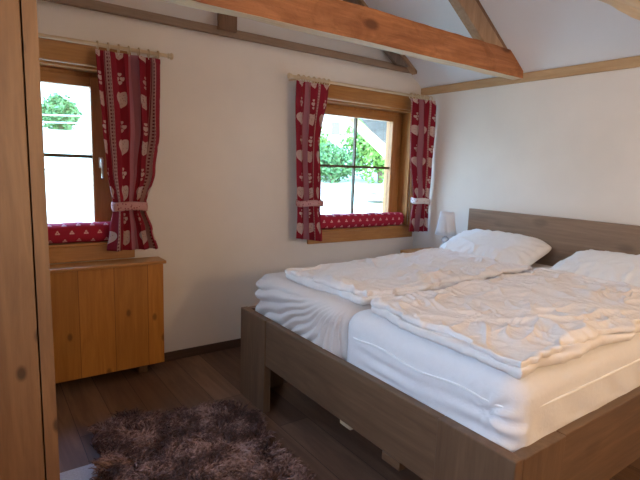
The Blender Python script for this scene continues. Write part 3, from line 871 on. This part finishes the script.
while cnt < 9500:
    x, y = random.uniform(-3.25, -2.34), random.uniform(-2.06, -.70)
    if not inside(x, y): continue
    cnt += 1
    cl = float(pn(np.array([x*9.]), np.array([y*9.]))[0])*4+float(pn(np.array([x*3.]), np.array([y*3.+7]))[0])*3
    a = cl+random.gauss(0, .45); L = random.uniform(.035, .060); w = random.uniform(.005, .010)
    out = Vector((x-ctr.x, y-ctr.y)); edge = out.length/.6
    d = Vector((math.cos(a), math.sin(a), 0))+Vector((out.x, out.y, 0))*.6*edge; d.normalize()
    side = Vector((-d.y, d.x, 0)); curl = random.uniform(-1.3, 1.3)
    p = Vector((x, y, .018)); prev = None; z = p.z
    segs = 4
    for s in range(segs+1):
        f = s/segs
        q = p+d*L*(f**1.1)+side*curl*L*.5*f*f+Vector((0, 0, L*.95*math.sin(f*1.9)*.75))
        ww = w*(1-.85*f)
        tri = [bm.verts.new(q+side*ww), bm.verts.new(q-side*ww), bm.verts.new(q+Vector((0, 0, ww*1.1))-d*ww*.4)]
        if prev:
            for i in range(3): bm.faces.new((prev[i], prev[(i+1) % 3], tri[(i+1) % 3], tri[i]))
        prev = tri
o = obj('wool', bm, M['fur'], rug, smooth=True, recalc=False); o['kind'] = 'stuff'

M['mat_grey'] = plain('pale_grey_rug_cloth', (.55, .56, .62), .9, noise=.12, nscale=90., bmp=.5)
bm = bmesh.new(); box(bm, -3.375, -3.09, -1.95, -1.06, .0008, .012)
o = obj('floor_mat', bm, M['mat_grey'], bevel=.003); tag(o, 'pale grey mat peeking out under the sheepskin beside the wardrobe', 'rug')

# ------------------------------------------------------------------ outside
def gz(x, y): return -.85+.135*y+.02*x
bm = bmesh.new(); V = []
for i in range(61):
    row = []
    for j in range(61):
        x = -50+i*100/60*1.3; y = .36+(j/60)**1.6*90
        z = gz(min(x, 20), y)+.25*float(pn(np.array([x*.15]), np.array([y*.15]))[0])*min(1, y/6)+ (max(0, y-35)*.12)
        row.append(bm.verts.new((x, y, z)))
    V.append(row)
grid_faces(bm, V)
def grass_mat():
    m, nt, b = mat('sunlit_meadow')
    w = N(nt, 'ShaderNodeTexNoise', Scale=.7, Detail=8., Roughness=.7); nt.links.new(coords(nt), w.inputs['Vector'])
    nt.links.new(ramp(nt, w.outputs['Fac'], [(.3, (.42, .50, .28)), (.5, (.62, .66, .48)), (.72, (.75, .74, .66))]), b.inputs['Base Color']); b.inputs['Roughness'].default_value = .95
    return m
o = obj('meadow', bm, grass_mat(), smooth=True); tag(o, kind='structure')

def leaf_mat(name, a, c):
    m, nt, b = mat(name)
    w = N(nt, 'ShaderNodeTexNoise', Scale=5., Detail=3.); nt.links.new(coords(nt), w.inputs['Vector'])
    nt.links.new(ramp(nt, w.outputs['Fac'], [(.35, a), (.65, c)]), b.inputs['Base Color']); b.inputs['Roughness'].default_value = .7
    return m
M['leaf'] = leaf_mat('fresh_leaves', (.10, .24, .03), (.26, .44, .09)); M['leaf_blue'] = leaf_mat('blue_green_leaves', (.04, .13, .035), (.12, .25, .08))
M['bark'] = plain('grey_bark', (.18, .13, .09), .9, noise=.3, nscale=12.)
def bush(name, x, y, rx, ry, h, leafm, label, cat, n=1500, trunk=0., size=.09, seed=0):
    rnd = random.Random(seed); z0 = gz(min(x, 20), y)
    t = thing(name, (x, y, z0-.1), label, cat)
    b = bmesh.new()
    for k in range(5):
        a = k*1.26+seed; tube(b, [(x, y, z0-.3), (x+.1*rx*math.cos(a), y+.1*ry*math.sin(a), z0+trunk+h*.2), (x+.5*rx*math.cos(a), y+.5*ry*math.sin(a), z0+trunk+h*.7)], [.07, .05, .015], 6)
    obj('branches', b, M['bark'], t)
    b = bmesh.new()
    for _ in range(n):
        while True:
            p = Vector((rnd.uniform(-1, 1), rnd.uniform(-1, 1), rnd.uniform(-1, 1)))
            if .35 < p.length < 1: break
        lump = 1+.25*math.sin(5*math.atan2(p.y, p.x)+seed)*math.cos(4*p.z)
        q = Vector((x+p.x*rx*lump, y+p.y*ry*lump, z0+trunk+h*.5+p.z*h*.5*lump))
        a = Vector((rnd.gauss(0, 1), rnd.gauss(0, 1), rnd.gauss(0, 1))).normalized(); c = a.cross(Vector((rnd.gauss(0, 1), rnd.gauss(0, 1), rnd.gauss(0, 1)))).normalized()
        s = size*rnd.uniform(.6, 1.3)
        b.faces.new([b.verts.new(q+a*s), b.verts.new(q+c*s*.55), b.verts.new(q-a*s), b.verts.new(q-c*s*.55)])
    o = obj('foliage', b, leafm, t, recalc=False)
bush('leafy_tree', 10.6, 12.2, 1.55, 1.2, 3.2, M['leaf'], 'bright green leafy tree seen through the right pane of the right window', 'tree', 4200, .1, .12, 1)
bush('hedge_bush', 8.2, 12.4, 1.3, .8, 1.35, M['leaf_blue'], 'blue-green bush seen low through the left pane of the right window', 'bush', 2400, 0, .09, 2)
bush('garden_bush', 8.1, 13.9, 1.2, .7, 1.9, M['leaf'], 'green bush behind the blue-green one outside the right window', 'bush', 2000, 0, .10, 3)
bush('hillside_bush', .75, 30., 1.0, .9, 1.9, M['leaf_blue'], 'blue-green bush on the slope outside the left window', 'bush', 2500, 0, .16, 4)

# white farmhouse across the meadow
def house(x, y, w, d, h, label, wall, roofm, wins):
    z0 = gz(min(x, 20), y)-.4
    t = thing('farmhouse', (x, y+d/2, z0), label, 'house')
    b = bmesh.new(); prism(b, [(x-w/2, z0), (x+w/2, z0), (x+w/2, z0+h), (x, z0+h+w*.28), (x-w/2, z0+h)], 'y', y, y+d); obj('wall', b, wall, t)
    b = bmesh.new(); q = .5
    prism(b, [(x-w/2-q, z0+h-q*.56), (x, z0+h+w*.28), (x+w/2+q, z0+h-q*.56), (x+w/2+q, z0+h-q*.56+.25), (x, z0+h+w*.28+.25), (x-w/2-q, z0+h-q*.56+.25)], 'y', y-.9, y+d+.5); obj('roof', b, roofm, t)
    for (wx, wz) in wins:
        b = bx(x+wx-.45, x+wx+.45, y-.05, y+.02, z0+wz, z0+wz+1.15); f = obj('window', b, M['housewin'], t)
M['housewall'] = plain('white_render', (.55, .55, .53), .9, noise=.03, nscale=2.); M['slate'] = plain('grey_slate_roof', (.22, .22, .24), .8, noise=.2, nscale=6.)
M['housewin'] = plain('dark_far_window', (.10, .13, .16), .2)
house(24.5, 34., 9., 8., 4.6, 'white farmhouse with grey roof across the meadow outside the right window', M['housewall'], M['slate'], [(-2.8, .9), (0, .9), (2.6, .9), (-2.8, 3.0), (0, 3.0), (2.6, 3.0)])

# stones by the path
M['stone'] = plain('grey_stone', (.36, .33, .34), .9, noise=.25, nscale=5.)
for k, (x, y, s, lab) in enumerate(((8.15, 9.6, .26, 'flat grey stone low in the right window, nearest the bushes'), (7.3, 8.6, .30, 'flat grey stone low in the right window, between two others'), (7.5, 7.9, .16, 'smallest grey stone low in the right window, nearest us'))):
    b = bmesh.new(); bmesh.ops.create_icosphere(b, subdivisions=3, radius=1)
    for v in b.verts:
        n_ = 1+.25*float(pn(np.array([v.co.x*1.5+k*3]), np.array([v.co.y*1.5+v.co.z]))[0]); v.co = Vector((x+v.co.x*s*1.8*n_, y+v.co.y*s*n_, gz(x, y)+.05+v.co.z*s*.35*n_))
    tag(obj('garden_stone', b, M['stone'], smooth=True), lab, 'stone')

# fence on the slope (left window)
t = thing('rail_fence', (-1.5, 28., gz(0, 28.)), 'thin grey rail fence on the slope outside the left window', 'fence')
b = bmesh.new()
for dz in (.55, .95): tube(b, [(-9+k*1.5, 28., gz(-9+k*1.5, 28.)+dz+.04*math.sin(k*2.)) for k in range(12)], .045, 6)
obj('rail', b, M['stone'], t)
for k in range(7): obj('fence_post', bx(-8.5+k*2.6, -8.38+k*2.6, 27.95, 28.05, gz(0, 28)-.6, gz(-8.5+k*2.6, 28)+1.1), M['bark'], t)
# thin line strung across the outer face of the left window opening
b = bmesh.new(); tube(b, [(-3.98+i*.124, .3522, 1.23+.026*i-.0006*i*(10-i)) for i in range(11)], .0025, 6)
o = obj('cable', b, plain('dark_cable', (.10, .09, .10), .6)); tag(o, 'thin dark line strung across the outside of the left window', 'cable')

# roof overhang with post and brace outside the right window
M['soffit'] = wood('grey_soffit_boards', (.16, .14, .13), (.09, .08, .075), 'y', plank=.15, plank_axis='x', rough=.8, knots=0)
b = bmesh.new()
prism(b, [(-.9, roof_z(-.9)), (1.0, EAVE-SL*1.0), (1.0, EAVE-SL*1.0+TH), (-.9, roof_z(-.9)+TH)], 'y', .352, 1.25)
o = obj('roof_overhang', b, M['soffit']); tag(o, kind='structure')
t = thing('roof_brace', (.42, .80, gz(0, .8)), 'pale wooden post with diagonal brace under the eaves outside the right window', 'brace')
obj('brace_post', bx(.37, .49, .74, .86, gz(0, .8)-.3, EAVE-SL*.49-.002), M['palewood'], t, bevel=.004)
b = bmesh.new(); prism(b, [(-.20, 2.02), (-.28, 1.97), (.365, 1.56), (.365, 1.69)], 'y', .765, .835); obj('diagonal_brace', b, M['palewood'], t, bevel=.003)
obj('cross_beam', bx(-.6, .365, .75, .85, 2.0205, 2.10), M['palewood'], t, bevel=.003)

# ------------------------------------------------------------------ light
def area(name, loc, rot, sx, sy, power, col, parent=None):
    l = bpy.data.lights.new(name, 'AREA'); l.shape = 'RECTANGLE'; l.size = sx; l.size_y = sy; l.energy = power; l.color = col
    o = bpy.data.objects.new(name, l); C.objects.link(o); o.location = loc; o.rotation_euler = rot; return o
# added cool fill in the unseen left-wall opening, aimed at the bed's foot
area('added_side_fill', (RX0-.05, (LY0+LY1)/2, (LZ0+LZ1)/2), (0, -PI/2, 0), LZ1-LZ0, LY1-LY0, 4, (.84, .91, 1.0))
# window daylight entering by the two visible windows
for x0, x1 in (W1, W2):
    p = area('window_portal', ((x0+x1)/2, .38, 1.46), (-PI/2, 0, 0), 1.12, 1.1, 1, (1, 1, 1)); p.data.cycles.is_portal = True
# added unseen warm light behind the camera, low so it rakes the bedding
l = bpy.data.lights.new('added_warm_light', 'POINT'); l.energy = 48; l.color = (1., .69, .38); l.shadow_soft_size = .12
o = bpy.data.objects.new('added_warm_light', l); C.objects.link(o); o.location = (-1.7, -4.5, 1.75)
s = bpy.data.lights.new('sun', 'SUN'); s.energy = 4.0; s.angle = .01; s.color = (1, .97, .9)
o = bpy.data.objects.new('sun', s); C.objects.link(o)
o.rotation_euler = Vector((-.45, .75, -.85)).to_track_quat('-Z', 'Y').to_euler()

w = bpy.data.worlds.new('world'); scene.world = w; w.use_nodes = True; nt = w.node_tree
bg = nt.nodes['Background']; tc = N(nt, 'ShaderNodeTexCoord'); sp = N(nt, 'ShaderNodeSeparateXYZ'); nt.links.new(tc.outputs['Generated'], sp.inputs[0])
nt.links.new(ramp(nt, sp.outputs[2], [(.0, (.80, .90, 1.0)), (.25, (.48, .73, 1.0)), (.8, (.24, .48, 1.0))]), bg.inputs[0]); bg.inputs[1].default_value = 12.0

# ------------------------------------------------------------------ camera
f, yaw, pitch, roll = 482.61, .9507, .1478, .0349
F = Vector((math.cos(yaw)*math.cos(pitch), math.sin(yaw)*math.cos(pitch), -math.sin(pitch)))
R = Vector((math.sin(yaw), -math.cos(yaw), 0)); U = R.cross(F)
c, s_ = math.cos(roll), math.sin(roll)
R2 = R*c+U*s_; U2 = -R*s_+U*c
cam = bpy.data.cameras.new('camera'); co = bpy.data.objects.new('camera', cam); C.objects.link(co)
cam.sensor_fit = 'HORIZONTAL'; cam.sensor_width = 36; cam.lens = 36*f/640; cam.clip_start = .05; cam.clip_end = 300
mw = Matrix((R2, U2, -F)).transposed().to_4x4(); mw.translation = Vector((-3.5914, -3.4052, 1.45)); co.matrix_world = mw
scene.camera = co

vs = scene.view_settings
vs.view_transform = 'Standard'; vs.look = 'None'; vs.gamma = 1; vs.use_curve_mapping = False; vs.exposure = .22
